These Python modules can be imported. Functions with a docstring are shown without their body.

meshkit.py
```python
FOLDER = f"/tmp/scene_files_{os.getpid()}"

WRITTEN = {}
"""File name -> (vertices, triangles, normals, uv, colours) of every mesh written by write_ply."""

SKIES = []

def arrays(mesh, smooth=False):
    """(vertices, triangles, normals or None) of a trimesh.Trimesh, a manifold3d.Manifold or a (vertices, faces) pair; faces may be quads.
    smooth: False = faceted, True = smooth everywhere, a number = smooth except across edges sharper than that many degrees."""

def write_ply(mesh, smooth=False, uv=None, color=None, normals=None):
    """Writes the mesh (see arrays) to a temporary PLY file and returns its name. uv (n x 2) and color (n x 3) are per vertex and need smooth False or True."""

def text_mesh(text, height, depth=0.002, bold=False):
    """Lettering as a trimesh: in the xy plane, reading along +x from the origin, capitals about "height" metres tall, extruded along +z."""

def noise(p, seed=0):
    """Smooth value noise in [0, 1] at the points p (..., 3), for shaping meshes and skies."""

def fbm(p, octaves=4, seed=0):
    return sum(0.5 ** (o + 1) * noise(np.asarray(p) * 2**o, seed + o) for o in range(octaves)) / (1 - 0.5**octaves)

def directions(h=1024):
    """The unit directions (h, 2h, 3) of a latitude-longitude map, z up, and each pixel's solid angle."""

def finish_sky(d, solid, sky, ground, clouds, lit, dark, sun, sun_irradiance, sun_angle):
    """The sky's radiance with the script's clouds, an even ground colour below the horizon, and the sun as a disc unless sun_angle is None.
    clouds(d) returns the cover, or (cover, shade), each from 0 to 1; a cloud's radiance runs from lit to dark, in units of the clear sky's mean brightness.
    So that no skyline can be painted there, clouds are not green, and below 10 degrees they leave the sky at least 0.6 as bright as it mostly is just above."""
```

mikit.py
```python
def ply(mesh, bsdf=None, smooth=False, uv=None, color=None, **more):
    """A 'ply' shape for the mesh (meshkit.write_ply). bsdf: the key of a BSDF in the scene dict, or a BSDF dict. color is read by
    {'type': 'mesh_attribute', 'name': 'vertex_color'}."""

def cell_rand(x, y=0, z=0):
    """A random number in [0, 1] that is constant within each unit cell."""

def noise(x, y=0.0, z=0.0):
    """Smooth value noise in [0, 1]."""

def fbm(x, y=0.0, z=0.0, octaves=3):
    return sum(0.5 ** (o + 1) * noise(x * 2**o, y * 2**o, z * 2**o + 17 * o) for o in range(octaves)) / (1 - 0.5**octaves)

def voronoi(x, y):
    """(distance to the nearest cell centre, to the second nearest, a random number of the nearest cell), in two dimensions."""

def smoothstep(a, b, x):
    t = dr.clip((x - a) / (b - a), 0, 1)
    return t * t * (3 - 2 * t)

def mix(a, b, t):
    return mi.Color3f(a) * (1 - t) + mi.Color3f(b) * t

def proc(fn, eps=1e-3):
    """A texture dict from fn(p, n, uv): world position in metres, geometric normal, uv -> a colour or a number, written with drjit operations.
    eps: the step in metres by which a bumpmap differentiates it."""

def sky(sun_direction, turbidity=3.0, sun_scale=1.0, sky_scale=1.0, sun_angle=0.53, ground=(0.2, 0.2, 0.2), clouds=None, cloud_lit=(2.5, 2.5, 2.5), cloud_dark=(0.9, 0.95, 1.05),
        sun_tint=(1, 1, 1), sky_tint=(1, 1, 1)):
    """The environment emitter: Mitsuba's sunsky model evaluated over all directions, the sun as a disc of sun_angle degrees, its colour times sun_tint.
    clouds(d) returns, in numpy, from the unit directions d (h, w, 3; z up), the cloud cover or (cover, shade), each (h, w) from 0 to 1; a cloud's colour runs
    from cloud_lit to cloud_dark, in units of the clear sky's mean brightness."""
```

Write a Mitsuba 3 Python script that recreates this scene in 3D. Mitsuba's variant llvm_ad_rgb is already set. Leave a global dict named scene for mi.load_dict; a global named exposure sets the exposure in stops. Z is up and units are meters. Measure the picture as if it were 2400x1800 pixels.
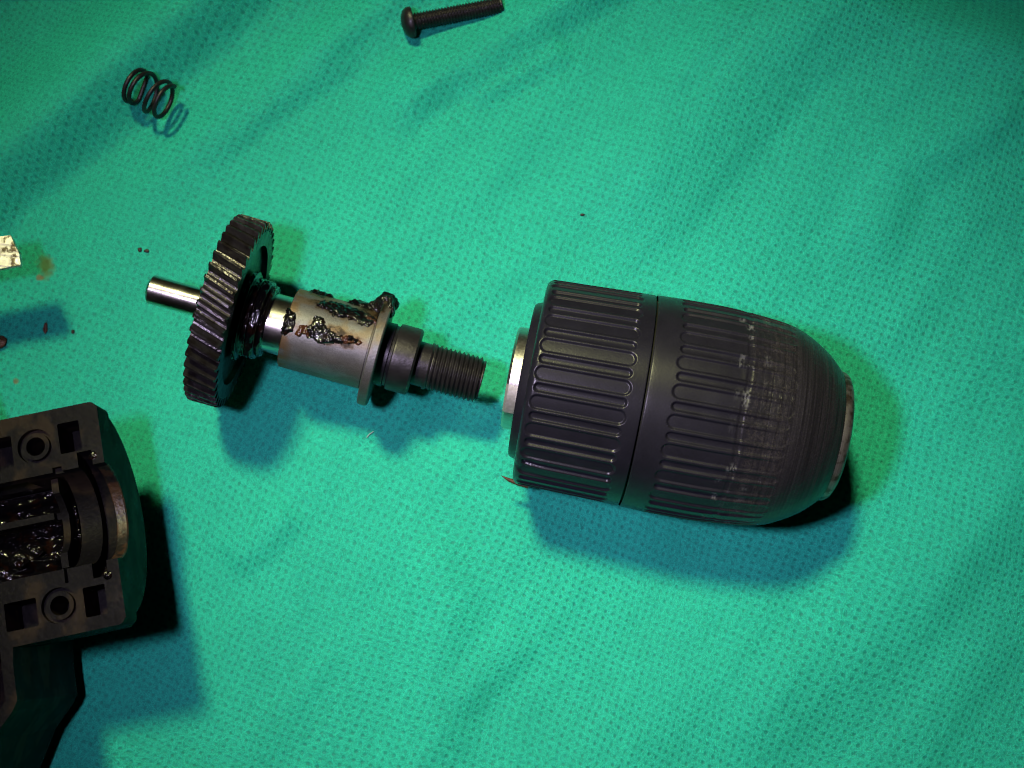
import math
import numpy as np
import trimesh
import shapely
import manifold3d as m3
import drjit as dr
import mitsuba as mi
import mikit
import meshkit
from mikit import proc, noise, fbm, smoothstep, mix

T = mi.ScalarTransform4f
scene, labels = {"type": "scene"}, {}
MM = 0.001                     # everything below is written in millimetres

# ---------------------------------------------------------------- camera, lamps, exposure
exposure = 0.0
scene["camera"] = {
    "type": "thinlens", "aperture_radius": 0.0008, "focus_distance": 0.235, "fov": 46.69, "fov_axis": "x", "near_clip": 0.01, "far_clip": 10.0,
    "to_world": T().look_at(origin=[0, -0.0563, 0.2538], target=[0, 0, 0], up=[0, 1, 0]),

}
WARM = (236.0, 236.0, 115.0)    # the unseen warm lamp at the upper left
COOL = (285.0, 240.0, 355.0)    # the unseen cool flash beside the camera
LAMP_AT, LAMP_TO = np.array([-440.0, 820.0, 1900.0]), np.array([2.0, -14.0, 0.0])
COOL_AT, COOL_TO = np.array([-76.0, -42.0, 264.0]), np.array([45.0, -4.0, 0.0])


# ---------------------------------------------------------------- helpers
def numbered(name):
    key, i = name, 0
    while key in labels or key in scene:
        i += 1
        key = "%s_%03d" % (name, i)
    return key


def thing(name, label=None, cat=None, kind=None, group=None):
    key = numbered(name)
    labels[key] = {k: v for k, v in (("label", label), ("category", cat), ("kind", kind), ("group", group)) if v}
    return key


def put(key, mesh, bsdf, smooth=False, uv=None, **more):
    """A mesh in millimetres becomes one entry of the scene."""
    v, f = mesh
    scene[key] = mikit.ply((np.asarray(v) * MM, np.asarray(f)), bsdf, smooth=smooth, uv=uv, **more)


def part(parent, name, mesh, bsdf, smooth=False, uv=None, label=None, kind=None, **more):
    key = numbered(parent + "__" + name)
    put(key, mesh, bsdf, smooth, uv, **more)
    if label or kind:
        labels[key] = {k: v for k, v in (("label", label), ("kind", kind)) if v}
    return key


class Frame:
    """An axis in space: t along it, phi about it (0 = upwards, growing towards the viewer's bottom)."""
    def __init__(self, o, d):
        self.o, self.d = np.array(o, float), np.array(d, float) / np.linalg.norm(d)
        s = np.cross(self.d, [0, 0, 1])
        self.s = s / np.linalg.norm(s)
        self.u = np.cross(self.s, self.d)

    def cyl(self, t, phi, r):
        t, phi, r = np.broadcast_arrays(t, phi, r)
        return (self.o + t[..., None] * self.d + (r * np.sin(phi))[..., None] * self.s + (r * np.cos(phi))[..., None] * self.u)


def grid_faces(n, m, wrap=False):
    i, j = np.meshgrid(np.arange(n - 1), np.arange(m if wrap else m - 1), indexing="ij")
    a = i * m + j
    b = i * m + (j + 1) % m
    c, d = (i + 1) * m + (j + 1) % m, (i + 1) * m + j
    return np.stack([a.ravel(), b.ravel(), c.ravel(), d.ravel()], 1)


def lathe(fr, prof, n=160, sharp=28):
    """A turned body from its profile [(t, r), ...]; corners sharper than `sharp` degrees stay crisp. Returns (mesh, uv) with uv = (t, phi in degrees)."""
    prof = [np.array(p, float) for p in prof]
    runs, run = [], [prof[0]]
    for i in range(1, len(prof)):
        run.append(prof[i])
        if i < len(prof) - 1:
            a, b = prof[i] - prof[i - 1], prof[i + 1] - prof[i]
            ang = abs(math.degrees(math.atan2(a[0] * b[1] - a[1] * b[0], a @ b)))
            if ang > sharp:
                runs.append(run)
                run = [prof[i]]
    runs.append(run)
    phi = np.linspace(-np.pi, np.pi, n + 1)
    V, F, UV, k = [], [], [], 0
    for run in runs:
        t = np.array([p[0] for p in run])
        r = np.array([p[1] for p in run])
        tt, pp = np.meshgrid(t, phi, indexing="ij")
        rr = np.repeat(r[:, None], n + 1, 1)
        V.append(fr.cyl(tt, pp, rr).reshape(-1, 3))
        UV.append(np.stack([tt.ravel(), np.degrees(pp).ravel()], 1))
        F.append(grid_faces(len(t), n + 1)[:, ::-1] + k)
        k += len(V[-1])
    return (np.vstack(V), np.vstack(F)), np.vstack(UV)


def field(fr, t, phi, r):
    """A relief wrapped round an axis: r(t, phi)."""
    tt, pp = np.meshgrid(t, phi, indexing="ij")
    v = fr.cyl(tt, pp, r).reshape(-1, 3)
    return (v, grid_faces(len(t), len(phi))[:, ::-1]), np.stack([tt.ravel(), np.degrees(pp).ravel()], 1)


def tube(path, r, n=12, caps=True):
    path = np.asarray(path, float)
    tan = np.gradient(path, axis=0)
    tan /= np.linalg.norm(tan, axis=1, keepdims=True)
    ref = np.array([0.13, 0.2, 0.97])
    V = []
    rr = np.broadcast_to(r, (len(path),))
    prev = None
    for p, d, q in zip(path, tan, rr):
        a = ref - (ref @ d) * d if prev is None else prev - (prev @ d) * d
        a /= np.linalg.norm(a)
        prev = a
        b = np.cross(d, a)
        w = np.arange(n) / n * 2 * np.pi
        V.append(p + q * (np.cos(w)[:, None] * a + np.sin(w)[:, None] * b))
    V = np.vstack(V)
    F = np.vstack([np.stack([grid_faces(len(path), n, True)[:, k] for k in (0, 1, 2)], 1),
                   np.stack([grid_faces(len(path), n, True)[:, k] for k in (0, 2, 3)], 1)])
    if caps:
        k = len(V)
        V = np.vstack([V, path[:1], path[-1:]])
        i = np.arange(n)
        e = (len(path) - 1) * n
        F = np.vstack([F, np.stack([(i + 1) % n, i, np.full(n, k)], 1), np.stack([i + e, (i + 1) % n + e, np.full(n, k + 1)], 1)])
    return V, F


def lump(center, size, seed, sub=4, rough=0.35, freq=1.3):
    s = trimesh.creation.icosphere(subdivisions=sub)
    v = np.array(s.vertices)
    n = meshkit.fbm(v * freq + seed * 7.3, 4, seed) - 0.5
    n = n + 0.08 * (meshkit.fbm(v * freq * 3.5 + seed, 2, seed + 3) - 0.5)
    v = v * (1 + rough * 2 * n)[:, None] * np.asarray(size, float)
    return v + np.asarray(center, float), np.array(s.faces)


def sm(a, b, x):
    t = np.clip((x - a) / (b - a), 0, 1)
    return t * t * (3 - 2 * t)


# ---------------------------------------------------------------- materials
def twos(d):
    return {"type": "twosided", "bsdf": d}


def bump(inner, fn, scale, eps):
    return {"type": "bumpmap", "bsdf": inner, "texture": proc(fn, eps), "scale": scale}


PITCH = 1.74


def dots(uv):
    """Embossed bond points of the nonwoven: 1 inside a point, 0 between them."""
    u = uv.x / PITCH
    v = uv.y / PITCH
    cu, cv = dr.floor(u), dr.floor(v)
    du = u - cu - 0.5 + 0.10 * (mikit.cell_rand(cu, cv, 5) - 0.5)
    dv = v - cv - 0.5 + 0.10 * (mikit.cell_rand(cu, cv, 6) - 0.5)
    d = dr.sqrt(du * du + dv * dv)
    return smoothstep(0.30, 0.10, d), mikit.cell_rand(cu, cv, 7)


def fibres(uv):
    out = mi.Float(0)
    for k, a in enumerate((0.35, 1.25, 2.05, 2.8)):
        c, s = math.cos(a), math.sin(a)
        x, y = uv.x * c + uv.y * s, -uv.x * s + uv.y * c
        n = noise(x * 1.1 + 31.0 * k, y * 9.5 + 17.0 * k, 3.0 * k)
        out = dr.maximum(out, n)
    return out


def cloth_color(p, n, uv):
    d, rnd = dots(uv)
    f = fibres(uv)
    g = noise(uv.x * 6.0, uv.y * 6.0, 9.0)
    c = mi.Color3f(0.018, 0.395, 0.292) * (0.46 + 0.66 * f + 0.40 * (g - 0.5))
    big = fbm(uv.x * 0.06, uv.y * 0.06, 4.0)
    c = c * (0.94 + 0.12 * big)
    c = mix(c, mi.Color3f(0.012, 0.19, 0.15), d * (0.16 + 0.30 * rnd + 0.54 * fbm(uv.x * 0.035, uv.y * 0.035, 8.0)))
    # a smear of brown grease and an orange spot near the left edge
    x, y = p.x * 1000, p.y * 1000
    w = 3.0 * (fbm(x * 0.5, y * 0.5, 2.0) - 0.5)
    r1 = dr.sqrt(dr.square((x + 104.6) / 2.2) + dr.square((y - 27.0) / 3.2)) + 0.35 * w
    c = mix(c, mi.Color3f(0.10, 0.13, 0.025), 0.75 * smoothstep(1.15, 0.35, r1))
    r2 = dr.sqrt(dr.square(x + 105.6) + dr.square(y - 24.4)) + 0.4 * w
    c = mix(c, mi.Color3f(0.20, 0.08, 0.02), 0.6 * smoothstep(0.9, 0.3, r2))
    r3 = dr.sqrt(dr.square(x + 109.0) + dr.square(y - 0.7)) + 0.3 * w
    c = mix(c, mi.Color3f(0.20, 0.10, 0.02), 0.55 * smoothstep(0.8, 0.2, r3))
    return c


def cloth_rough(p, n, uv):
    d, rnd = dots(uv)
    return 0.75 - 0.22 * d


def cloth_relief(p, n, uv):
    d, rnd = dots(uv)
    f = fibres(uv)
    return 0.55 * (1 - d) + 0.30 * f + 0.15 * noise(uv.x * 3.1, uv.y * 3.1, 2.0)


scene["mat_cloth"] = twos(bump({"type": "principled", "base_color": proc(cloth_color), "roughness": proc(cloth_rough), "specular": 0.12, "sheen": 0.1},
                               cloth_relief, 0.00022, 1.2e-4))


def rubber_color(p, n, uv):
    g = noise(p.x * 9000, p.y * 9000, p.z * 9000)
    b = fbm(p.x * 260, p.y * 260, p.z * 260)
    return mi.Color3f(0.0095, 0.0092, 0.0138) * (0.6 + 0.4 * g + 0.5 * b)


def fine_grain(p, n, uv):
    return noise(p.x * 5200, p.y * 5200, p.z * 5200) + 0.5 * noise(p.x * 11000, p.y * 11000, p.z * 11000)


scene["mat_rubber"] = twos(bump({"type": "principled", "base_color": proc(rubber_color), "roughness": 0.28, "specular": 0.22}, fine_grain, 0.000008, 6e-5))


def worn_color(p, n, uv):
    """Front sleeve: uv = (mm along the axis, degrees round it)."""
    t, a = uv.x, uv.y
    g = noise(p.x * 7000, p.y * 7000, p.z * 7000)
    b = fbm(p.x * 330, p.y * 330, p.z * 330)
    c = mi.Color3f(0.0098, 0.0095, 0.0138) * (0.6 + 0.45 * g + 0.5 * b)
    rub = smoothstep(36.0, 47.0, t)                                       # rubbed dull towards the nose
    streak = noise(t * 7.0, a * 0.035, 1.0) * 0.7 + noise(t * 2.3, a * 0.02, 5.0) * 0.5
    c = mix(c, mi.Color3f(0.0205, 0.0190, 0.0215) * (0.35 + 0.9 * streak * (0.5 + g)), rub * 0.75)
    # pale scuffs where something has rubbed across the ribs
    for t0, w, k, amt in ((39.6, 1.0, 0.0, 0.6), (38.0, 0.8, 3.0, 0.4), (43.0, 0.9, 8.0, 0.3)):
        m = smoothstep(w, w * 0.2, dr.abs(t - t0 + 0.5 * (noise(a * 0.2, k, 2.0) - 0.5)))
        patch = smoothstep(0.58, 0.82, noise(a * 0.26 + k, 1.5, k)) * smoothstep(0.2, 0.8, noise(t * 4.0, a * 0.7, k))
        c = mix(c, mi.Color3f(0.15, 0.155, 0.155), m * patch * amt)
    # fine dust left in the worn part of the ribs
    dust = smoothstep(38.5, 42.0, t) * smoothstep(51.0, 46.0, t) * smoothstep(0.45, 0.75, noise(t * 2.2, a * 0.45, 4.0)) * smoothstep(0.3, 0.7, g)
    c = mix(c, mi.Color3f(0.07, 0.06, 0.052), 0.22 * dust)
    return c


def worn_relief(p, n, uv):
    t, a = uv.x, uv.y
    rub = smoothstep(38.0, 50.0, t)
    turn = noise(t * 5.5, a * 0.02, 3.0) + 0.6 * noise(t * 11.0, a * 0.04, 7.0)
    return fine_grain(p, n, uv) * 0.16 * (1 + rub) + turn * rub * 1.2 + 0.5 * rub * noise(p.x * 1500, p.y * 1500, p.z * 1500)


scene["mat_worn"] = twos(bump({"type": "principled", "base_color": proc(worn_color), "roughness": 0.34, "specular": 0.22}, worn_relief, 0.00005, 7e-5))
scene["mat_gap"] = twos({"type": "principled", "base_color": {"type": "rgb", "value": [0.006, 0.006, 0.006]}, "roughness": 0.7})


def steel_color(p, n, uv):
    g = noise(p.x * 2500, p.y * 2500, p.z * 2500)
    b = fbm(p.x * 300, p.y * 300, p.z * 300)
    return mi.Color3f(0.62, 0.58, 0.55) * (0.65 + 0.3 * b + 0.25 * g)


def steel_rough(p, n, uv):
    b = fbm(p.x * 400, p.y * 400, p.z * 400)
    return 0.16 + 0.16 * b


scene["mat_steel"] = twos({"type": "principled", "base_color": proc(steel_color), "roughness": proc(steel_rough), "metallic": 1.0})


def dull_steel_color(p, n, uv):
    b = fbm(p.x * 600, p.y * 600, p.z * 600)
    return mix(mi.Color3f(0.20, 0.19, 0.175), mi.Color3f(0.07, 0.055, 0.04), smoothstep(0.42, 0.62, b)) * (0.7 + 0.5 * noise(uv.x * 9.0, uv.y * 0.1, 1.0))


scene["mat_dull_steel"] = twos({"type": "principled", "base_color": proc(dull_steel_color), "roughness": 0.42, "metallic": 0.8})


def ring_steel_rough(p, n, uv):
    return dr.select(dr.abs(uv.y - 37.0) < 17.0, mi.Float(0.62), mi.Float(0.27)) + 0.12 * noise(p.x * 3000, p.y * 3000, p.z * 3000)


scene["mat_plate_steel"] = twos({"type": "principled", "base_color": proc(steel_color), "roughness": proc(ring_steel_rough), "metallic": 1.0})


def sinter_color(p, n, uv):
    """The grey sintered bush: uv = (mm along the shaft, degrees round it); brown oil stains run along it."""
    t, a = uv.x, uv.y
    g = noise(p.x * 6000, p.y * 6000, p.z * 6000)
    b = fbm(p.x * 500, p.y * 500, p.z * 500)
    c = mi.Color3f(0.165, 0.163, 0.170) * (0.45 + 0.35 * g + 0.35 * b)
    s = fbm(t * 0.28 + 3.0, a * 0.055, 2.0, octaves=4)
    up = smoothstep(28.0, -8.0, a)
    c = mix(c, mi.Color3f(0.17, 0.105, 0.035), up * smoothstep(0.5, 0.7, s) * 0.5)
    for t0, a0, rt, ra in ((40.5, -37.0, 8.0, 17.0), (39.0, 6.0, 6.5, 15.0), (46.0, -55.0, 4.0, 30.0), (34.0, -68.0, 4.0, 16.0), (43.0, -70.0, 5.0, 16.0)):
        r_ = dr.sqrt(dr.square((t - t0) / rt) + dr.square((a - a0) / ra)) + 0.9 * (fbm(t * 0.7, a * 0.12, t0) - 0.5)
        c = mix(c, mi.Color3f(0.085, 0.048, 0.016), 0.8 * smoothstep(1.15, 0.6, r_))
        c = mix(c, mi.Color3f(0.012, 0.008, 0.005), 0.9 * smoothstep(0.95, 0.6, r_) * smoothstep(0.36, 0.56, fbm(t * 1.1, a * 0.2, 4.0)))
    end = smoothstep(32.6, 30.0, t) * smoothstep(0.3, 0.6, fbm(t * 0.5, a * 0.1, 6.0))
    c = mix(c, mi.Color3f(0.14, 0.08, 0.03), end * 0.8)
    low = smoothstep(20.0, 60.0, a) * smoothstep(0.40, 0.62, fbm(t * 0.2, a * 0.1, 8.0))
    c = mix(c, mi.Color3f(0.10, 0.075, 0.06), low * 0.5)
    return c


scene["mat_sinter"] = twos(bump({"type": "principled", "base_color": proc(sinter_color), "roughness": 0.5, "metallic": 0.7, "specular": 0.5},
                                fine_grain, 0.00002, 6e-5))


def oily_color(p, n, uv):
    b = fbm(p.x * 420, p.y * 420, p.z * 420, octaves=4)
    g = noise(p.x * 5000, p.y * 5000, p.z * 5000)
    c = mi.Color3f(0.048, 0.044, 0.046) * (0.45 + 0.6 * b + 0.25 * g)
    return mix(c, mi.Color3f(0.014, 0.010, 0.008), smoothstep(0.48, 0.66, b) * 0.7)


def oily_rough(p, n, uv):
    return 0.14 + 0.36 * fbm(p.x * 600, p.y * 600, p.z * 600)


def clotted(p, n, uv):
    return fbm(p.x * 1700, p.y * 1700, p.z * 1700, octaves=3)


scene["mat_oily"] = twos(bump({"type": "principled", "base_color": proc(oily_color), "roughness": proc(oily_rough), "metallic": 0.75}, clotted, 0.00012, 6e-5))


def black_steel_color(p, n, uv):
    b = fbm(p.x * 500, p.y * 500, p.z * 500)
    return mi.Color3f(0.034, 0.031, 0.035) * (0.4 + b)


scene["mat_black_steel"] = twos(bump({"type": "principled", "base_color": proc(black_steel_color), "roughness": 0.42, "metallic": 0.7}, clotted, 0.00005, 6e-5))


def grease_color(p, n, uv):
    b = fbm(p.x * 700, p.y * 700, p.z * 700)
    return mix(mi.Color3f(0.0022, 0.002, 0.0024), mi.Color3f(0.009, 0.003, 0.0015), smoothstep(0.5, 0.75, b))


scene["mat_grease"] = twos(bump({"type": "principled", "base_color": proc(grease_color), "roughness": 0.15, "specular": 0.55},
                                clotted, 0.00009, 6e-5))
scene["mat_dull_grease"] = twos(bump({"type": "principled", "base_color": proc(grease_color), "roughness": 0.17, "specular": 0.3}, clotted, 0.00012, 6e-5))
scene["mat_amber_grease"] = twos(bump({"type": "principled", "base_color": {"type": "rgb", "value": [0.045, 0.015, 0.005]}, "roughness": 0.25, "specular": 0.5}, clotted, 0.00018, 6e-5))


def case_color(p, n, uv):
    b = fbm(p.x * 230, p.y * 230, p.z * 230, octaves=4)
    g = noise(p.x * 6000, p.y * 6000, p.z * 6000)
    c = mi.Color3f(0.0045, 0.0042, 0.0052) * (0.45 + 0.6 * g + 0.5 * b)
    return mix(c, mi.Color3f(0.020, 0.014, 0.009), smoothstep(0.48, 0.66, b) * 0.8)


def case_rough(p, n, uv):
    return 0.40 + 0.3 * fbm(p.x * 350, p.y * 350, p.z * 350)


scene["mat_case"] = twos(bump({"type": "principled", "base_color": proc(case_color), "roughness": proc(case_rough), "specular": 0.055}, clotted, 0.00010, 7e-5))


def lip_color(p, n, uv):
    b = fbm(p.x * 800, p.y * 800, p.z * 800)
    return mix(mi.Color3f(0.008, 0.006, 0.004), mi.Color3f(0.034, 0.016, 0.007), smoothstep(0.36, 0.66, b))


scene["mat_brown_lip"] = twos(bump({"type": "principled", "base_color": proc(lip_color), "roughness": 0.5}, clotted, 0.00012, 7e-5))


def tab_color(p, n, uv):
    b = fbm(p.x * 900, p.y * 900, p.z * 900, octaves=4)
    s = noise(p.x * 300 + p.y * 2600, p.y * 400, 1.0)
    c = mi.Color3f(0.74, 0.71, 0.62) * (0.75 + 0.35 * s)
    return mix(c, mi.Color3f(0.10, 0.075, 0.04), smoothstep(0.52, 0.68, b))


def tab_relief(p, n, uv):
    return noise(p.x * 300 + p.y * 2600, p.y * 400, 1.0) + fbm(p.x * 900, p.y * 900, p.z * 900)


scene["mat_tab"] = twos(bump({"type": "principled", "base_color": proc(tab_color), "roughness": 0.45, "metallic": 0.45}, tab_relief, 0.00012, 7e-5))


def crumb_color(p, n, uv):
    b = noise(p.x * 2500, p.y * 2500, p.z * 2500)
    return mi.Color3f(0.018, 0.012, 0.008) * (0.5 + b)


scene["mat_crumb"] = twos({"type": "principled", "base_color": proc(crumb_color), "roughness": 0.6})
scene["mat_rust"] = twos({"type": "principled", "base_color": {"type": "rgb", "value": [0.065, 0.022, 0.010]}, "roughness": 0.6})
scene["mat_fibre"] = twos({"type": "principled", "base_color": {"type": "rgb", "value": [0.42, 0.46, 0.44]}, "roughness": 0.6})


# ---------------------------------------------------------------- the two lamps (both out of the picture)
def aim(frm, to):
    d = (to - frm) / np.linalg.norm(to - frm)
    return d, Frame(frm, d)


d_, fr_ = aim(LAMP_AT, LAMP_TO)
lamp = thing("unseen_warm_lamp", "unseen warm lamp above the cloth, lighting it from the upper left", "lamp")  # out of view, placed to cast the long shadows down and right
scene[lamp + "__bulb"] = {"type": "disk", "to_world": T().look_at(origin=list(LAMP_AT * MM), target=list(LAMP_TO * MM), up=[0, 0, 1]) @ T().scale([0.150, 0.150, 1]),
                          "bsdf": {"type": "ref", "id": "mat_gap"}, "emitter": {"type": "area", "radiance": {"type": "rgb", "value": list(WARM)}}}
m_, uv_ = lathe(fr_, [(-45, 20), (-45, 156), (0, 164), (450, 168), (1300, 75), (1301, 78), (451, 171), (0, 167), (-48, 159), (-48, 20)], n=64)
part(lamp, "added_hood", m_, "mat_gap", True)  # long hood added to narrow the warm beam and dim the corners
cool = thing("unseen_flash_lamp", "unseen cool flash lamp beside the camera, out of the picture", "lamp")  # out of view, stands for the camera flash
scene[cool + "__bulb"] = {"type": "disk", "to_world": T().look_at(origin=list(COOL_AT * MM), target=list(COOL_TO * MM), up=[0, 1, 0]) @ T().scale([0.014, 0.014, 1]),
                          "bsdf": {"type": "ref", "id": "mat_gap"}, "emitter": {"type": "area", "radiance": {"type": "rgb", "value": list(COOL)}}}
d_, fr_ = aim(COOL_AT, COOL_TO)
m_, uv_ = lathe(fr_, [(-8, 3), (-8, 16), (22, 16.4), (22.2, 14.2), (21.6, 14.0), (21, 15.4), (-1, 15.4), (-1, 3)], n=48)
part(cool, "unseen_barrel", m_, "mat_gap", True)  # unseen, placed to narrow the cool beam and dim the left side



# ---------------------------------------------------------------- the cloth
def seg_dist(x, y, pts):
    """Signed distance (positive to the right of travel) to a polyline, and the place along it from 0 to 1."""
    best, sign, along = np.full(x.shape, 1e9), np.zeros(x.shape), np.zeros(x.shape)
    n = len(pts) - 1
    for k in range(n):
        a, b = np.array(pts[k], float), np.array(pts[k + 1], float)
        ab = b - a
        h = np.clip(((x - a[0]) * ab[0] + (y - a[1]) * ab[1]) / (ab @ ab), 0, 1)
        dx, dy = x - a[0] - h * ab[0], y - a[1] - h * ab[1]
        d = np.hypot(dx, dy)
        w = d < best
        best = np.where(w, d, best)
        sign = np.where(w, np.sign(dx * ab[1] - dy * ab[0]), sign)
        along = np.where(w, (k + h) / n, along)
    return best * sign, along


FOLDS = [  # polyline at the middle of the falling side, height, half width of the slope, length of the gentle back
    ([(-150, 8), (-121, 33), (-113, 44), (-93, 61), (-78, 75), (-66, 86), (-57, 97), (-40, 115)], 4.6, 6.5, 26),
    ([(-160, 70), (-128, 92), (-100, 118)], 5.0, 9, 30),
    ([(-31, 54), (-19, 66), (0, 78), (11, 86), (23, 93), (45, 108)], 1.9, 4.0, 16),
    ([(-12, 64), (4, 72), (16, 79)], 0.7, 2.5, 8),
    ([(24, 22), (45, 49), (64, 72), (81, 84), (104, 108)], 2.3, 10.0, 24),
    ([(80, 20), (92, 47), (103, 53), (128, 66)], 1.0, 5.0, 12),
    ([(-10, -72), (-4, -65), (1, -60), (6, -55)], 0.4, 2.6, 8),
    ([(-60, -42), (-52, -37), (-44, -28)], 0.8, 3.0, 9),
    ([(-26, -26), (-20, -50), (-22, -74), (-30, -100)], 0.9, 5.0, 12),
    ([(40, -88), (72, -66), (100, -40), (135, -12)], 1.6, 9.0, 20),
    ([(-72, 48), (-50, 66), (-34, 78)], 0.5, 2.6, 9),
    ([(-48, 72), (-30, 88), (-14, 98)], 0.6, 2.6, 9),
    ([(30, 60), (46, 76), (58, 92)], 0.5, 3.0, 9),
    ([(-85, 30), (-60, 62), (-28, 84), (0, 110)], 0.9, 5.0, 12),
]


def cloth_height(x, y):
    z = np.zeros(x.shape)
    boost = 2.0
    for pts, h, w, back in FOLDS:
        d, along = seg_dist(x, y, pts)
        ends = sm(0, 0.22, along) * sm(1.0, 0.8, along)
        prof = np.where(d > 0, 1 - sm(-w, w, d), (1 - sm(-w, w, d)) * sm(-w - back, -w, d))
        z += boost * h * prof * ends
    p = np.stack([x, y, 0 * x], -1)
    c, s = math.cos(0.9), math.sin(0.9)
    q = np.stack([(x * c + y * s) / 70.0, (-x * s + y * c) / 22.0, 0 * x], -1)
    z += 3.0 * (meshkit.fbm(q, 3, 4) - 0.5)
    q2 = np.stack([(x * c + y * s) / 30.0, (-x * s + y * c) / 7.0, 0 * x + 3], -1)
    z += 0.7 * (meshkit.fbm(q2, 2, 9) - 0.5)
    z -= 16.0 * sm(0, 36, (x - 88) * 0.35 + (y - 86) * 0.95)               # the cloth falls away at the far right corner
    # pressed flat under the heavy parts
    for (cx, cy, rx, ry, a, zz) in ((37, -10, 40, 16, -0.185, -0.25), (-58, 8, 9, 15, -0.25, -0.2), (-26, 3, 7, 10, -0.25, 1.5), (-120, -32, 40, 30, 0.2, -0.5)):
        u, v = (x - cx) * math.cos(a) + (y - cy) * math.sin(a), -(x - cx) * math.sin(a) + (y - cy) * math.cos(a)
        m = sm(1.9, 0.8, np.hypot(u / rx, v / ry))
        z = z * (1 - m) + zz * m
    return z


def axis_steps(lo, hi, step, far):
    core = np.arange(lo, hi + step / 2, step)
    a, s = [hi], step
    while a[-1] < far:
        s = min(s * 1.25, 20)
        a.append(a[-1] + s)
    b, s = [lo], step
    while b[-1] > -far:
        s = min(s * 1.25, 20)
        b.append(b[-1] - s)
    return np.concatenate([np.array(b[1:])[::-1], core, np.array(a[1:])])


gx, gy = axis_steps(-130, 130, 0.55, 420), axis_steps(-95, 110, 0.55, 420)
X, Y = np.meshgrid(gx, gy, indexing="ij")
Z = cloth_height(X, Y)
w1 = meshkit.fbm(np.stack([X / 45, Y / 45, 0 * X], -1), 2, 21) - 0.5
w2 = meshkit.fbm(np.stack([X / 45, Y / 45, 0 * X + 9], -1), 2, 33) - 0.5
w3 = meshkit.fbm(np.stack([X / 11, Y / 11, 0 * X], -1), 2, 41) - 0.5
w4 = meshkit.fbm(np.stack([X / 11, Y / 11, 0 * X + 9], -1), 2, 53) - 0.5
ca, sa = math.cos(math.radians(-23)), math.sin(math.radians(-23))
U, V_ = X * ca + Y * sa + 9.0 * w1 + 1.1 * w3, -X * sa + Y * ca + 9.0 * w2 + 1.1 * w4
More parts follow.
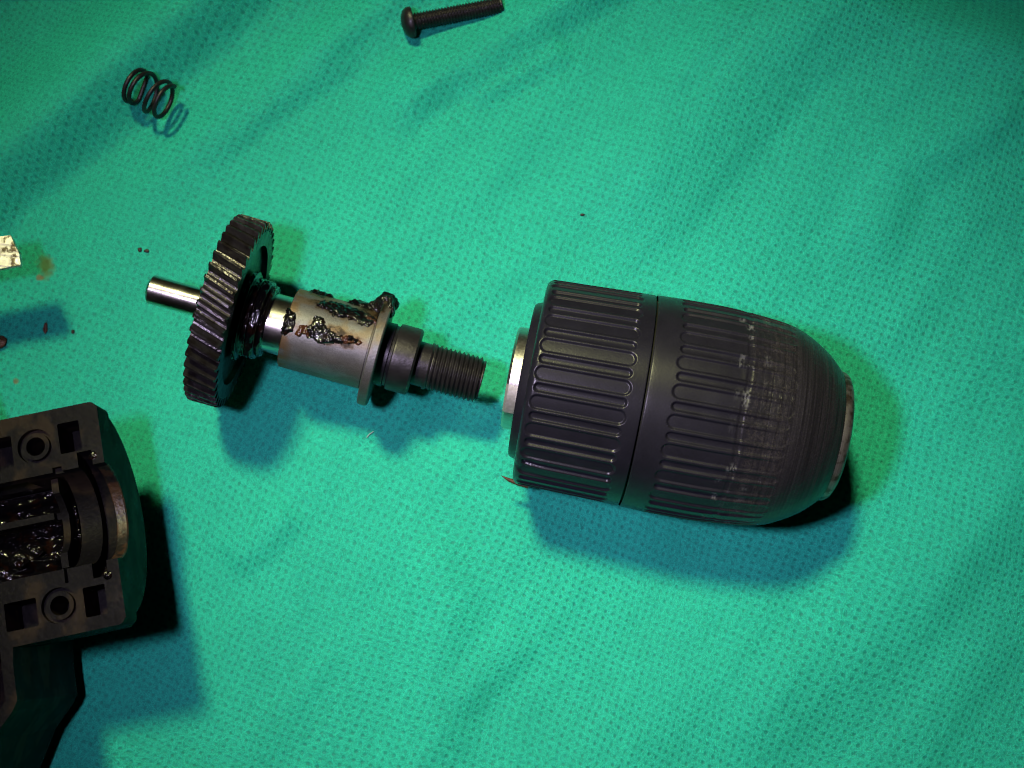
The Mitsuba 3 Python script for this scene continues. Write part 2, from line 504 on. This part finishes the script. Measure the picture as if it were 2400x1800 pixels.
key = thing("cloth", "green nonwoven cloth with embossed dots, spread in soft folds under the drill parts", "cloth")
put(key, (np.stack([X, Y, Z], -1).reshape(-1, 3), grid_faces(len(gx), len(gy))[:, ::-1][:, ::-1]), "mat_cloth", True, np.stack([U.ravel(), V_.ravel()], 1))


def ground(x, y):
    return float(cloth_height(np.array([float(x)]), np.array([float(y)]))[0])


# ---------------------------------------------------------------- the chuck
CH = Frame([3.68, -4.18, 21.55], [0.98294, -0.18395, 0.0])
chuck = thing("drill_chuck", "black keyless drill chuck with ribbed two-part sleeve and worn nose", "drill chuck")
NR, A0R, A0F = 24, math.radians(-7.5), math.radians(-10.5)


def phis(n_fine, n_coarse):
    return np.concatenate([np.radians(np.linspace(-180, -118, n_coarse, endpoint=False)), np.radians(np.linspace(-118, 118, n_fine)), np.radians(np.linspace(118, 180, n_coarse + 1)[1:])])


def pockets(tt, pp, r, a0, s0, s1, depth):
    """How deep the moulded grip pockets lie at (t, phi): wide flat ones with narrow ones between."""
    per = 2 * np.pi / NR
    out = np.zeros(tt.shape)
    for off, half, dish, cut in ((0.0, 1.36, 0.0, 0.0), (0.5, 0.84, 0.16, 0.35)):
        a = (pp - a0) / per - off
        a = (a - np.round(a)) * per * r
        sc, hl = (s0 + s1) / 2, (s1 - s0) / 2 - cut
        q = np.hypot(np.maximum(np.abs(tt - sc) - (hl - half), 0), a) - half
        m = sm(0.17, -0.32, q)
        out = np.maximum(out, m * (depth + dish * (1 - (a / half) ** 2).clip(0, 1)))
    return out


def round_end(x, r):
    return r - np.sqrt(np.maximum(r * r - (r - np.clip(x, 0, r)) ** 2, 0))


t = np.concatenate([[0.0, 0.06, 0.15, 0.28, 0.42, 0.58, 0.76, 0.95, 1.15], np.linspace(1.3, 20.8, 150), [21.0, 21.2, 21.3, 21.36, 21.385, 21.4]])
ph = phis(1000, 60)
tt, pp = np.meshgrid(t, ph, indexing="ij")
base = 20.75 + 0.55 * (tt / 21.4)
r = base - round_end(tt, 1.5) - round_end(21.40 - tt, 0.12) - pockets(tt, pp, 20.9, A0R, 1.0, 18.9, 0.38) * sm(0.0, 1.2, tt)
nick = np.stack([tt * 0.9, pp * 20, 0 * tt], -1)
r -= 0.5 * sm(6.0, 1.5, tt) * np.exp(-((pp - math.radians(62)) / 0.10) ** 2) * meshkit.fbm(nick, 3, 5)     # chipped edge low on the rear rim
mesh, uv = field(CH, t, ph, r)
part(chuck, "rear_sleeve", mesh, "mat_rubber", True, uv)

prof = np.array([(21.8, 21.22), (21.9, 21.3), (22.1, 21.33), (24, 21.42), (29, 21.55), (34, 21.55), (39, 21.35), (43, 21.0), (47, 20.55), (49.3, 20.05), (51.2, 19.4), (53, 18.5), (55, 17.35), (57, 15.95), (58.6, 14.5), (59.8, 13.25)])
t = np.concatenate([[21.8, 21.86, 21.95], np.linspace(22.1, 59.8, 300)])
tt, pp = np.meshgrid(t, ph, indexing="ij")
from scipy.interpolate import PchipInterpolator
base = PchipInterpolator(prof[:, 0], prof[:, 1])(tt)
q = np.stack([tt * 0.5, np.cos(pp) * 5, np.sin(pp) * 5], -1)
wear = meshkit.fbm(q * 1.1, 3, 3)
keep = 1 - 0.25 * sm(37, 40, tt + 3 * (wear - .5)) - 0.45 * sm(43, 48.5, tt + 4 * (wear - 0.5))
r = base - pockets(tt, pp, 21.4, A0F, 26.3, 48.8, 0.36) * keep
r -= 0.13 * sm(0.75, 0.25, np.abs(tt - 39.7 + 0.25 * np.sin(pp * 7))) * (0.3 + 1.1 * wear)                # the rubbed groove across the ribs
r -= 0.035 * sm(36, 44, tt) * sm(0.35, 0.75, meshkit.fbm(q * 3.2, 3, 8))
r -= 0.025 * sm(46, 50, tt) * meshkit.noise(np.stack([tt * 4.5, 0.6 * np.cos(pp), 0.6 * np.sin(pp)], -1), 12)
mesh, uv = field(CH, t, ph, r)
part(chuck, "front_sleeve", mesh, "mat_worn", True, uv, label="worn front sleeve with scuffed ribs")
for name, pr_, mat in (("core", [(0.3, 12), (0.3, 19.6), (21.45, 20.3), (21.75, 20.3), (59.0, 12.0)], "mat_gap"),
                       ("back_ring", [(0.5, 16.2), (-1.3, 15.6), (-1.7, 15.2), (-1.75, 10.0), (-1.75, 9.0)], "mat_rubber"),
                       ("back_plate", [(-1.7, 10.35), (-3.7, 10.35), (-4.15, 9.95), (-4.2, 9.6), (-4.2, 4.8), (4, 4.75)], "mat_plate_steel"),
                       ("nose_ring", [(59.3, 13.05), (60.3, 13.05), (60.9, 12.9), (61.4, 12.55), (61.75, 11.9), (61.9, 11.0), (61.9, 7.0), (60.5, 6.6), (50, 6.4)], "mat_dull_steel")):
    mesh, uv = lathe(CH, pr_, 200)
    part(chuck, name, mesh, mat, True, uv, label={"back_plate": "bright steel plate at the rear", "nose_ring": "bare steel nose ring"}.get(name))
mesh, _ = lathe(CH, [(54, 6.5), (54, 0.01)], 48)
part(chuck, "bore", mesh, "mat_gap", True)

# ---------------------------------------------------------------- the gear shaft
SH = Frame([-74.16, 15.19, 21.5], [0.96155, -0.24685, -0.12032])
shaft = thing("gear_shaft", "greasy gear shaft with helical gear, grey bush and threaded end", "gear shaft")
mesh, uv = lathe(SH, [(0.05, 0.01), (0.05, 2.35), (0.5, 2.93), (0.55, 3.0), (14, 3.0)], 96)
part(shaft, "spindle", mesh, "mat_steel", True, uv, label="polished steel spindle stub")

NT, RO, RI = 46, 19.75, 17.7
pts = []
for k in range(NT):
    for f_, rr_ in ((-0.46, RI), (-0.30, RI + 0.15), (-0.20, RI + 0.75), (-0.13, RO - 0.2), (-0.09, RO), (0.09, RO), (0.13, RO - 0.2), (0.20, RI + 0.75), (0.30, RI + 0.15), (0.46, RI)):
        a = 2 * np.pi * (k + f_) / NT
        pts.append((rr_ * math.cos(a), rr_ * math.sin(a)))
GW = 6.4
HEL = math.degrees(math.tan(math.radians(19)) * GW / RO)
gear = m3.Manifold.extrude(m3.CrossSection([pts]), GW, 10, HEL)
cone = m3.Manifold.revolve(m3.CrossSection([[(0, -1), (RO - 1.2, -1), (RO + 0.5, 0.9), (RO + 0.5, GW - 0.9), (RO - 1.2, GW + 1), (0, GW + 1)]]), 200)
gear = gear ^ cone
for z0, z1 in ((-1, 1.1), (GW - 1.1, GW + 1)):
    gear -= m3.Manifold.cylinder(z1 - z0, 14.8, 14.8, 160).translate([0, 0, z0])
    gear += m3.Manifold.cylinder(1.1, 5.2, 5.2, 80).translate([0, 0, 0 if z0 < 0 else GW - 1.1])
mm = gear.to_mesh()
gv, gf = mm.vert_properties[:, :3], mm.tri_verts
gv = SH.o + (gv[:, 2:3] + 13.9) * SH.d + gv[:, 0:1] * SH.s * -1 + gv[:, 1:2] * SH.u * 1
part(shaft, "helical_gear", (gv, gf[:, ::-1] if np.linalg.det(np.stack([-SH.s, SH.u, SH.d])) < 0 else gf), "mat_oily", 24)

hubp = [(20.2, 9.4), (20.9, 9.3), (21.2, 8.2), (22.3, 8.1), (22.5, 7.6), (22.7, 8.2), (23.6, 8.4), (24.2, 8.2), (24.5, 7.2), (24.8, 7.6), (25.3, 7.4), (25.5, 6.2)]
t = np.linspace(20.2, 25.5, 90)
ph2 = np.linspace(-np.pi, np.pi, 241)
tt, pp = np.meshgrid(t, ph2, indexing="ij")
h_ = np.array(hubp)
q = np.stack([tt * 0.9, np.cos(pp) * 4, np.sin(pp) * 4], -1)
wob = meshkit.fbm(q, 4, 2)
wob[:, -1] = wob[:, 0]
mesh, uv = field(SH, t, ph2, np.interp(tt, h_[:, 0], h_[:, 1]) + 0.9 * (wob - 0.5))
part(shaft, "hub", mesh, "mat_grease", True, uv, label="hub thick with black grease")
mesh, uv = lathe(SH, [(24.0, 6.15), (29.6, 6.15)], 128)
part(shaft, "collar", mesh, "mat_steel", True, uv)
mesh, uv = lathe(SH, [(29.4, 6.2), (29.4, 8.0), (29.6, 8.3), (46.5, 8.35), (46.6, 8.0), (46.9, 8.0), (46.95, 11.15), (47.2, 11.4), (48.7, 11.4), (48.95, 11.15), (48.95, 6.5)], 200, 40)
part(shaft, "bush", mesh, "mat_sinter", True, uv, label="grey sintered bush with flange, stained brown")
mesh, uv = lathe(SH, [(48.8, 6.6), (50.7, 6.7), (50.9, 6.35), (51.4, 6.35), (51.6, 6.9), (52.0, 7.02), (55.9, 7.02), (56.35, 6.6), (56.4, 4.6), (59.6, 4.55)], 160, 40)
part(shaft, "shoulder", mesh, "mat_black_steel", True, uv)
t = np.linspace(58.8, 70.5, 270)
ph3 = np.linspace(-np.pi, np.pi, 97)
tt, pp = np.meshgrid(t, ph3, indexing="ij")
w = (tt / 0.96 - pp / (2 * np.pi)) % 1.0
r = 4.93 - 0.62 * np.abs(2 * w - 1) ** 0.8 * sm(58.9, 60.3, tt)
r -= 0.7 * sm(69.5, 70.5, tt)
mesh, uv = field(SH, t, ph3, r)
tk = part(shaft, "thread", mesh, "mat_black_steel", True, uv)
mesh, uv = lathe(SH, [(70.5, 4.25), (70.5, 0.01)], 64)
part(shaft, "end_face", mesh, "mat_black_steel", True)

R0 = 8.3


def smear(poly, hmax, seed, slope=0.75, res=0.11, rad=R0):
    """A clot of grease on the bush: polygon in (t, degrees)."""
    P = shapely.Polygon([(a, math.radians(b) * rad) for a, b in poly]).buffer(0.45).buffer(-0.1)
    x0, y0, x1, y1 = P.bounds
    xs, ys = np.arange(x0 - 0.4, x1 + 0.4, res), np.arange(y0 - 0.4, y1 + 0.4, res)
    xx, yy = np.meshgrid(xs, ys, indexing="ij")
    g = shapely.points(xx.ravel(), yy.ravel())
    d = np.where(shapely.contains(P, g), 1, -1) * shapely.distance(P.exterior, g)
    d = d.reshape(xx.shape)
    q = np.stack([xx, yy, 0 * xx], -1)
    n1, n2 = meshkit.fbm(q * 1.1, 4, seed), meshkit.fbm(q * 1.5, 2, seed + 40)
    d = d + 1.5 * (n1 - 0.5) + 0.5 * (n2 - 0.5)
    h = np.minimum(d * slope, hmax * (0.35 + 0.9 * n1)) + np.where(d > 0, 0.55 * (n2 - 0.5) * np.minimum(1, d * 2), 0)
    h = np.maximum(h, -0.12)
    v = SH.cyl(xx, yy / rad, rad + h).reshape(-1, 3)
    f = grid_faces(len(xs), len(ys))[:, ::-1]
    f = f[(h.ravel()[f] > -0.1).any(1)]
    return v, f


main = [(34.4, -36), (34.9, -45), (36.1, -45), (37.8, -49), (39.2, -49), (40.5, -50), (42.1, -46), (44.2, -45), (45.8, -41), (46.4, -34), (45.8, -28), (45.3, -23), (44.2, -21), (43.0, -24), (42.0, -26), (40.0, -25), (38.4, -23), (37.0, -27), (35.7, -31)]
second = [(34.2, 5), (34.4, -1), (34.7, -9), (35.5, -13), (36.4, -8), (36.7, -2), (38, 1), (39, 2), (39.8, 5), (41.5, 3), (43.2, 3), (44.5, 5), (42.7, 8), (40.9, 12), (39, 18), (37, 19), (35.5, 17), (34.3, 13)]
orange = [(32.3, 16), (32.8, 8), (33.6, 3), (34.4, 5), (34.4, 12), (32.7, 17)]
tail = [(40.5, 5), (43, 3.5), (45.2, 6), (44.6, 8.5), (42, 9.5), (40.5, 9)]
edge = [(29.5, 8), (29.6, -12), (30.2, -10), (31.2, 4), (30.8, 17), (29.9, 20)]
top1 = [(32.2, -70), (34, -67), (36.2, -72), (36.4, -84), (32, -84)]
top2 = [(40.0, -66), (41.5, -63), (43, -62), (45, -64), (46.3, -60), (46.4, -86), (40, -86)]
ribbon = [(43.5, -42), (46.4, -36), (46.4, -30), (44.6, -37)]
for k, (poly, h, mat) in enumerate(((main, 0.5, "mat_grease"), (second, 0.42, "mat_grease"), (orange, 0.4, "mat_amber_grease"), (tail, 0.4, "mat_amber_grease"),
                                    (edge, 0.3, "mat_grease"), (top1, 0.8, "mat_grease"), (top2, 1.1, "mat_grease"), (ribbon, 0.3, "mat_amber_grease"))):
    part(shaft, "grease_clot" if mat == "mat_grease" else "amber_grease", smear(poly, h, 11 + 5 * k), mat, True)
for c_, s_, sd in ((SH.cyl(47.6, math.radians(-62), 10.4), (2.3, 2.2, 1.9), 3), (SH.cyl(46.2, math.radians(-68), 9.2), (2.0, 1.5, 1.4), 8),
                   (SH.cyl(48.7, math.radians(-48), 10.8), (0.8, 2.2, 1.3), 15)):
    part(shaft, "grease_clot", lump(c_, s_, sd, 5, 0.4, 1.9), "mat_grease", True)

# ---------------------------------------------------------------- half of the gearbox case
HO, HA = np.array([-73.7, -31.6, 36.0]), math.radians(12)
case = thing("gearbox_case", "black plastic half of a gearbox case, lying open and greasy inside", "gearbox case")


def hbox(x0, x1, y0, y1, z0, z1):
    return m3.Manifold.cube([x1 - x0, y1 - y0, z1 - z0]).translate([x0, y0, z0])


def hcylx(x0, x1, r_, y=0.0, z=0.0, r2=None, n=128):
    return m3.Manifold.cylinder(x1 - x0, r_, r_ if r2 is None else r2, n).rotate([0, 90, 0]).translate([x0, y, z])


def hcylz(x, y, r_, z0, z1, n=64):
    return m3.Manifold.cylinder(z1 - z0, r_, r_, n).translate([x, y, z0])


def rrect(x0, x1, y0, y1, c):
    return m3.CrossSection([[(x0, y0), (x1, y0), (x1, y1), (x0, y1)]]).offset(-c, m3.JoinType.Round, 2, 32).offset(c, m3.JoinType.Round, 2, 32)


lower = hbox(-90, 2, -60, 60, -60, 0)
body = hcylx(-62, 0, 20.4, r2=19.9, n=200) ^ lower
flange = m3.Manifold.extrude(rrect(-70, -0.15, -20.9, 20.9, 1.4), 7.0).translate([0, 0, -7.0])
grip = m3.Manifold.extrude(m3.CrossSection([[(-70, -60), (-40, -60), (-26, -36), (-22.0, -32.0), (-20.9, -30.3), (-20.9, -24.0), (-20.2, -18), (-70, -18)]]).offset(-1, m3.JoinType.Round, 2, 24).offset(1, m3.JoinType.Round, 2, 24), 30).translate([0, 0, -30])
big = hcylx(-90, -28, 32, n=200) ^ lower
solid = body + flange + grip + big + hbox(-60, -3.2, -20.7, 20.7, -13.5, -3)  # last box added under the flange to stop light leaking into the shadow
solid -= hcylx(-9.5, 5, 9.0)                                             # bearing bore through the front wall
solid -= hcylx(-4.8, -2.1, 11.8)                                         # slot for the flange
solid -= hcylx(-64, -8.6, 9.0)
solid -= hcylx(-64, -15, 12.6) ^ hbox(-90, 2, -60, 60, -60, -2.2)
solid -= hbox(-64, -8.8, -8.6, 8.6, -13.5, 1)
for x0, x1, y0, y1 in ((-7.7, -3.7, 12.1, 17.9), (-22.5, -16.4, 11.6, 17.5), (-7.0, -3.0, -18.5, -13.1), (-21.3, -15.5, -18.1, -13.0)):
    solid -= m3.Manifold.extrude(rrect(x0, x1, y0, y1, 0.3), 9.0).translate([0, 0, -8.0])
for x, y in ((-12.2, 14.6), (-11.5, -15.3)):
    solid -= hcylz(x, y, 3.25, -1.3, 1)
    solid += hcylz(x, y, 2.55, -1.9, -0.25)
    solid -= hcylz(x, y, 1.75, -9, 1)
solid -= hbox(-9.6, -7.9, 7.0, 9.9, -1.4, 1)
solid -= hbox(-9.9, -6.2, -11.6, -8.0, -1.6, 1)
solid -= m3.Manifold.extrude(m3.CrossSection([[(-70, -56), (-40, -56), (-27, -35), (-22.4, -30), (-22.4, -20), (-70, -20)]]).offset(-0.5, m3.JoinType.Round, 2, 16), 30).translate([0, 0, -24])
solid -= hcylz(-1.9, 10.7, 0.75, -3, 1, 20)
solid -= hcylz(-2.2, -11.8, 0.8, -2, 1, 20)
mm = solid.refine_to_length(2.2).to_mesh()


def case_world(v):
    v = np.asarray(v, float)
    c, s = math.cos(HA), math.sin(HA)
    return np.stack([HO[0] + v[:, 0] * c - v[:, 1] * s, HO[1] + v[:, 0] * s + v[:, 1] * c, HO[2] + v[:, 2]], 1)


part(case, "shell", (case_world(mm.vert_properties[:, :3]), mm.tri_verts), "mat_case", 30)
CF = Frame([0, 0, 0], [1, 0, 0])


def case_relief(t, ph, r_, mat, name, label=None):
    tt, pp = np.meshgrid(t, ph, indexing="ij")
    mesh, uv = field(CF, t, ph, r_(tt, pp))
    part(case, name, (case_world(mesh[0]), mesh[1]), mat, True, uv, label=label)


# thin brown layer over the lip of the bore
case_relief(np.linspace(-2.15, 0.1, 16), np.radians(np.linspace(100, 258, 120)),
            lambda tt, pp: 8.98 - 0.10 * meshkit.fbm(np.stack([tt * 2, pp * 9, 0 * tt], -1), 3, 6) + 0.25 * sm(-0.1, 0.1, tt) + 0.2 * sm(-2.0, -2.15, tt), "mat_brown_lip", "brown_lip_layer", "brown lip round the bore")
# grease left in the trough
gx_, gy_ = np.arange(-40, -9.2, 0.22), np.arange(-8.3, 8.3, 0.22)
xx, yy = np.meshgrid(gx_, gy_, indexing="ij")
q = np.stack([xx * 0.22 + yy * 0.08, yy * 0.5, 0 * xx], -1)
hh = -12.6 + 4.0 * meshkit.fbm(q, 4, 31) * sm(8.2, 4.5, np.abs(yy + 1.0)) + 0.5 * meshkit.fbm(q * 3, 2, 32)
part(case, "grease_bed", (case_world(np.stack([xx, yy, hh], -1).reshape(-1, 3)), grid_faces(len(gx_), len(gy_))), "mat_dull_grease", True, label="lumpy black grease in the trough")
# a rail across the trough and the bearing shells in it
rail = (hbox(-40, -9.8, 1.2, 2.4, -12.0, -4.6) + hbox(-11.2, -9.9, -8.4, 8.4, -13, -3.0) - hcylx(-12, -9, 6.4, n=96) + ((hcylx(-26, -12.5, 6.2) - hcylx(-27, -12, 5.0)) ^ hbox(-60, 0, -20, 20, -30, -6.2))).refine_to_length(1.5).to_mesh()
part(case, "inner_rib", (case_world(rail.vert_properties[:, :3]), rail.tri_verts), "mat_case", 30)
for k, (x, y, z, s) in enumerate(((-1.9, 10.6, -0.4, 0.9), (-2.3, -11.6, -0.5, 0.8), (-21.0, -4.5, -8.2, 1.7), (-17.5, -3.4, -8.4, 1.3), (-13.5, -5.2, -8.6, 1.1))):
    v, f = lump((x, y, z), (s, s * 0.8, s * 0.55), 50 + k, 4, 0.45, 1.8)
    part(case, "grease_clot", (case_world(v), f), "mat_grease", True)


# ---------------------------------------------------------------- screw, spring, tab
SC = Frame([-23.9, 85.0, 3.45 + ground(-23, 85)], [21.5, 5.2, -1.15])
screw = thing("machine_screw", "black pan-head machine screw lying on the cloth", "screw")
mesh, uv = lathe(SC, [(-1.75, 0.01), (-1.72, 0.9), (-1.5, 1.9), (-1.05, 2.75), (-0.4, 3.35), (0.3, 3.58), (0.85, 3.5), (1.05, 3.2), (1.05, 1.6)], 96)
part(screw, "head", mesh, "mat_black_steel", True, uv)
t = np.linspace(0.9, 22.3, 330)
tt, pp = np.meshgrid(t, ph3, indexing="ij")
w = (tt / 0.72 - pp / (2 * np.pi)) % 1.0
r = 1.98 - 0.36 * np.abs(2 * w - 1) ** 0.8 - 0.45 * sm(21.6, 22.3, tt)
mesh, uv = field(SC, t, ph3, r)
part(screw, "shank", mesh, "mat_black_steel", True, uv)
mesh, uv = lathe(SC, [(22.3, 1.3), (22.3, 0.01)], 48)
part(screw, "tip", mesh, "mat_black_steel", True)

SP = Frame([-85.4, 67.7, 4.4 + ground(-83, 67)], [8.0, -4.3, 0.0])
n_ = 420
turn = np.linspace(0, 3.6, n_)
ax = np.interp(turn, [0, 0.5, 1.0, 1.4, 1.75, 2.25, 2.6, 3.0, 3.6], [0.0, 0.4, 1.1, 1.9, 3.2, 6.0, 7.1, 7.9, 8.7])
ax = np.convolve(np.pad(ax, 12, mode="edge"), np.ones(25) / 25, "valid")
rad = 4.0 - 0.15 * np.sin(turn * 2.1)
path = SP.cyl(ax, -turn * 2 * np.pi + 2.4, rad)
path[:, 2] = np.maximum(path[:, 2], 0.45 + cloth_height(path[:, 0], path[:, 1]))
spring = thing("coil_spring", "small dark steel coil spring lying on its side", "spring")
put(spring, tube(path, 0.5, 12), "mat_black_steel", True)

tab = thing("metal_tab", "scratched pale metal strip sticking in from the left edge", "metal strip")
dt = np.array([0.985, 0.17, 0.0])
dn = np.array([-0.25, 0.968, 0.0])
tip = np.array([-101.9, 23.7, 20.6])
out2d = [(0.3, -3.6), (0.4, -1.0), (-0.1, 0.6), (-0.7, 3.2), (-3, 3.3), (-16.0, 3.4), (-16.0, -3.8), (-4, -3.7)]
plate = trimesh.creation.extrude_polygon(shapely.Polygon(out2d).buffer(-0.15).buffer(0.15), 1.3)
pv = np.array(plate.vertices)
pv = tip + pv[:, 0:1] * dt + pv[:, 1:2] * dn + pv[:, 2:3] * np.array([0.05, -0.1, 0.99])
part(tab, "strip", (pv, np.array(plate.faces)), "mat_tab", 30)
leg = trimesh.creation.box([1.3, 6.8, 21.0])
lv = np.array(leg.vertices)
base = tip + dt * -16.4
lv = np.array([base[0], base[1], 11.2]) + lv[:, 0:1] * dt + lv[:, 1:2] * dn + lv[:, 2:3] * np.array([0, 0, 1.0])
part(tab, "leg", (lv, np.array(leg.faces)), "mat_tab")

# ---------------------------------------------------------------- crumbs and fibres
CR = [("dirt_crumb", "left one of two close specks of dirt above the steel spindle", (-83.4, 30.6), (0.42, 0.5, 0.3), "mat_crumb"),
      ("dirt_crumb", "right one of two close specks of dirt above the steel spindle", (-81.9, 30.4), (0.6, 0.4, 0.3), "mat_crumb"),
      ("dirt_crumb", "elongated dark red crumb in the shadow left of the gear", (-103.2, 12.6), (0.45, 1.15, 0.4), "mat_rust"),
      ("dirt_crumb", "tiny dark crumb at the tip of the shadow left of the gear", (-97.1, 11.8), (0.35, 0.45, 0.3), "mat_crumb"),
      ("dirt_crumb", "rust-brown lump cut by the left edge of the picture", (-113.4, 9.3), (1.9, 1.5, 1.0), "mat_rust"),
      ("dirt_crumb", "lone dark speck on the bare cloth above the chuck", (15.9, 39.1), (0.5, 0.3, 0.25), "mat_crumb")]
for k, (nm, lb, (x, y), s, mat) in enumerate(CR):
    key = thing(nm, lb, "dirt")
    put(key, lump((x, y, ground(x, y) + s[2] * 0.6), s, 70 + k, 3, 0.4, 1.5), mat, True)
for lb, pts in (("short grey fibre lying in the shadow below the bush", [(-31.5, -12.0), (-30.9, -11.3), (-30.0, -10.7)]),):
    key = thing("fibre", lb, "fibre")
    P = np.array([(x, y, ground(x, y) + 0.35) for x, y in pts])
    tq = np.linspace(0, 2, 14)
    P = np.stack([np.interp(tq, [0, 1, 2], P[:, k]) for k in range(3)], 1)
    put(key, tube(P, 0.09, 6), "mat_fibre", True)
key = thing("metal_shaving", "thin rust-brown shaving sticking out behind the chuck's lower rear rim", "shaving")
P = np.array([(-2.2, -21.6, 9.5), (-0.6, -22.4, 9.0), (1.4, -23.0, 8.6), (3.4, -23.6, 8.2)])
put(key, tube(P, [0.05, 0.4, 0.6, 0.5], 6), "mat_rust", True)
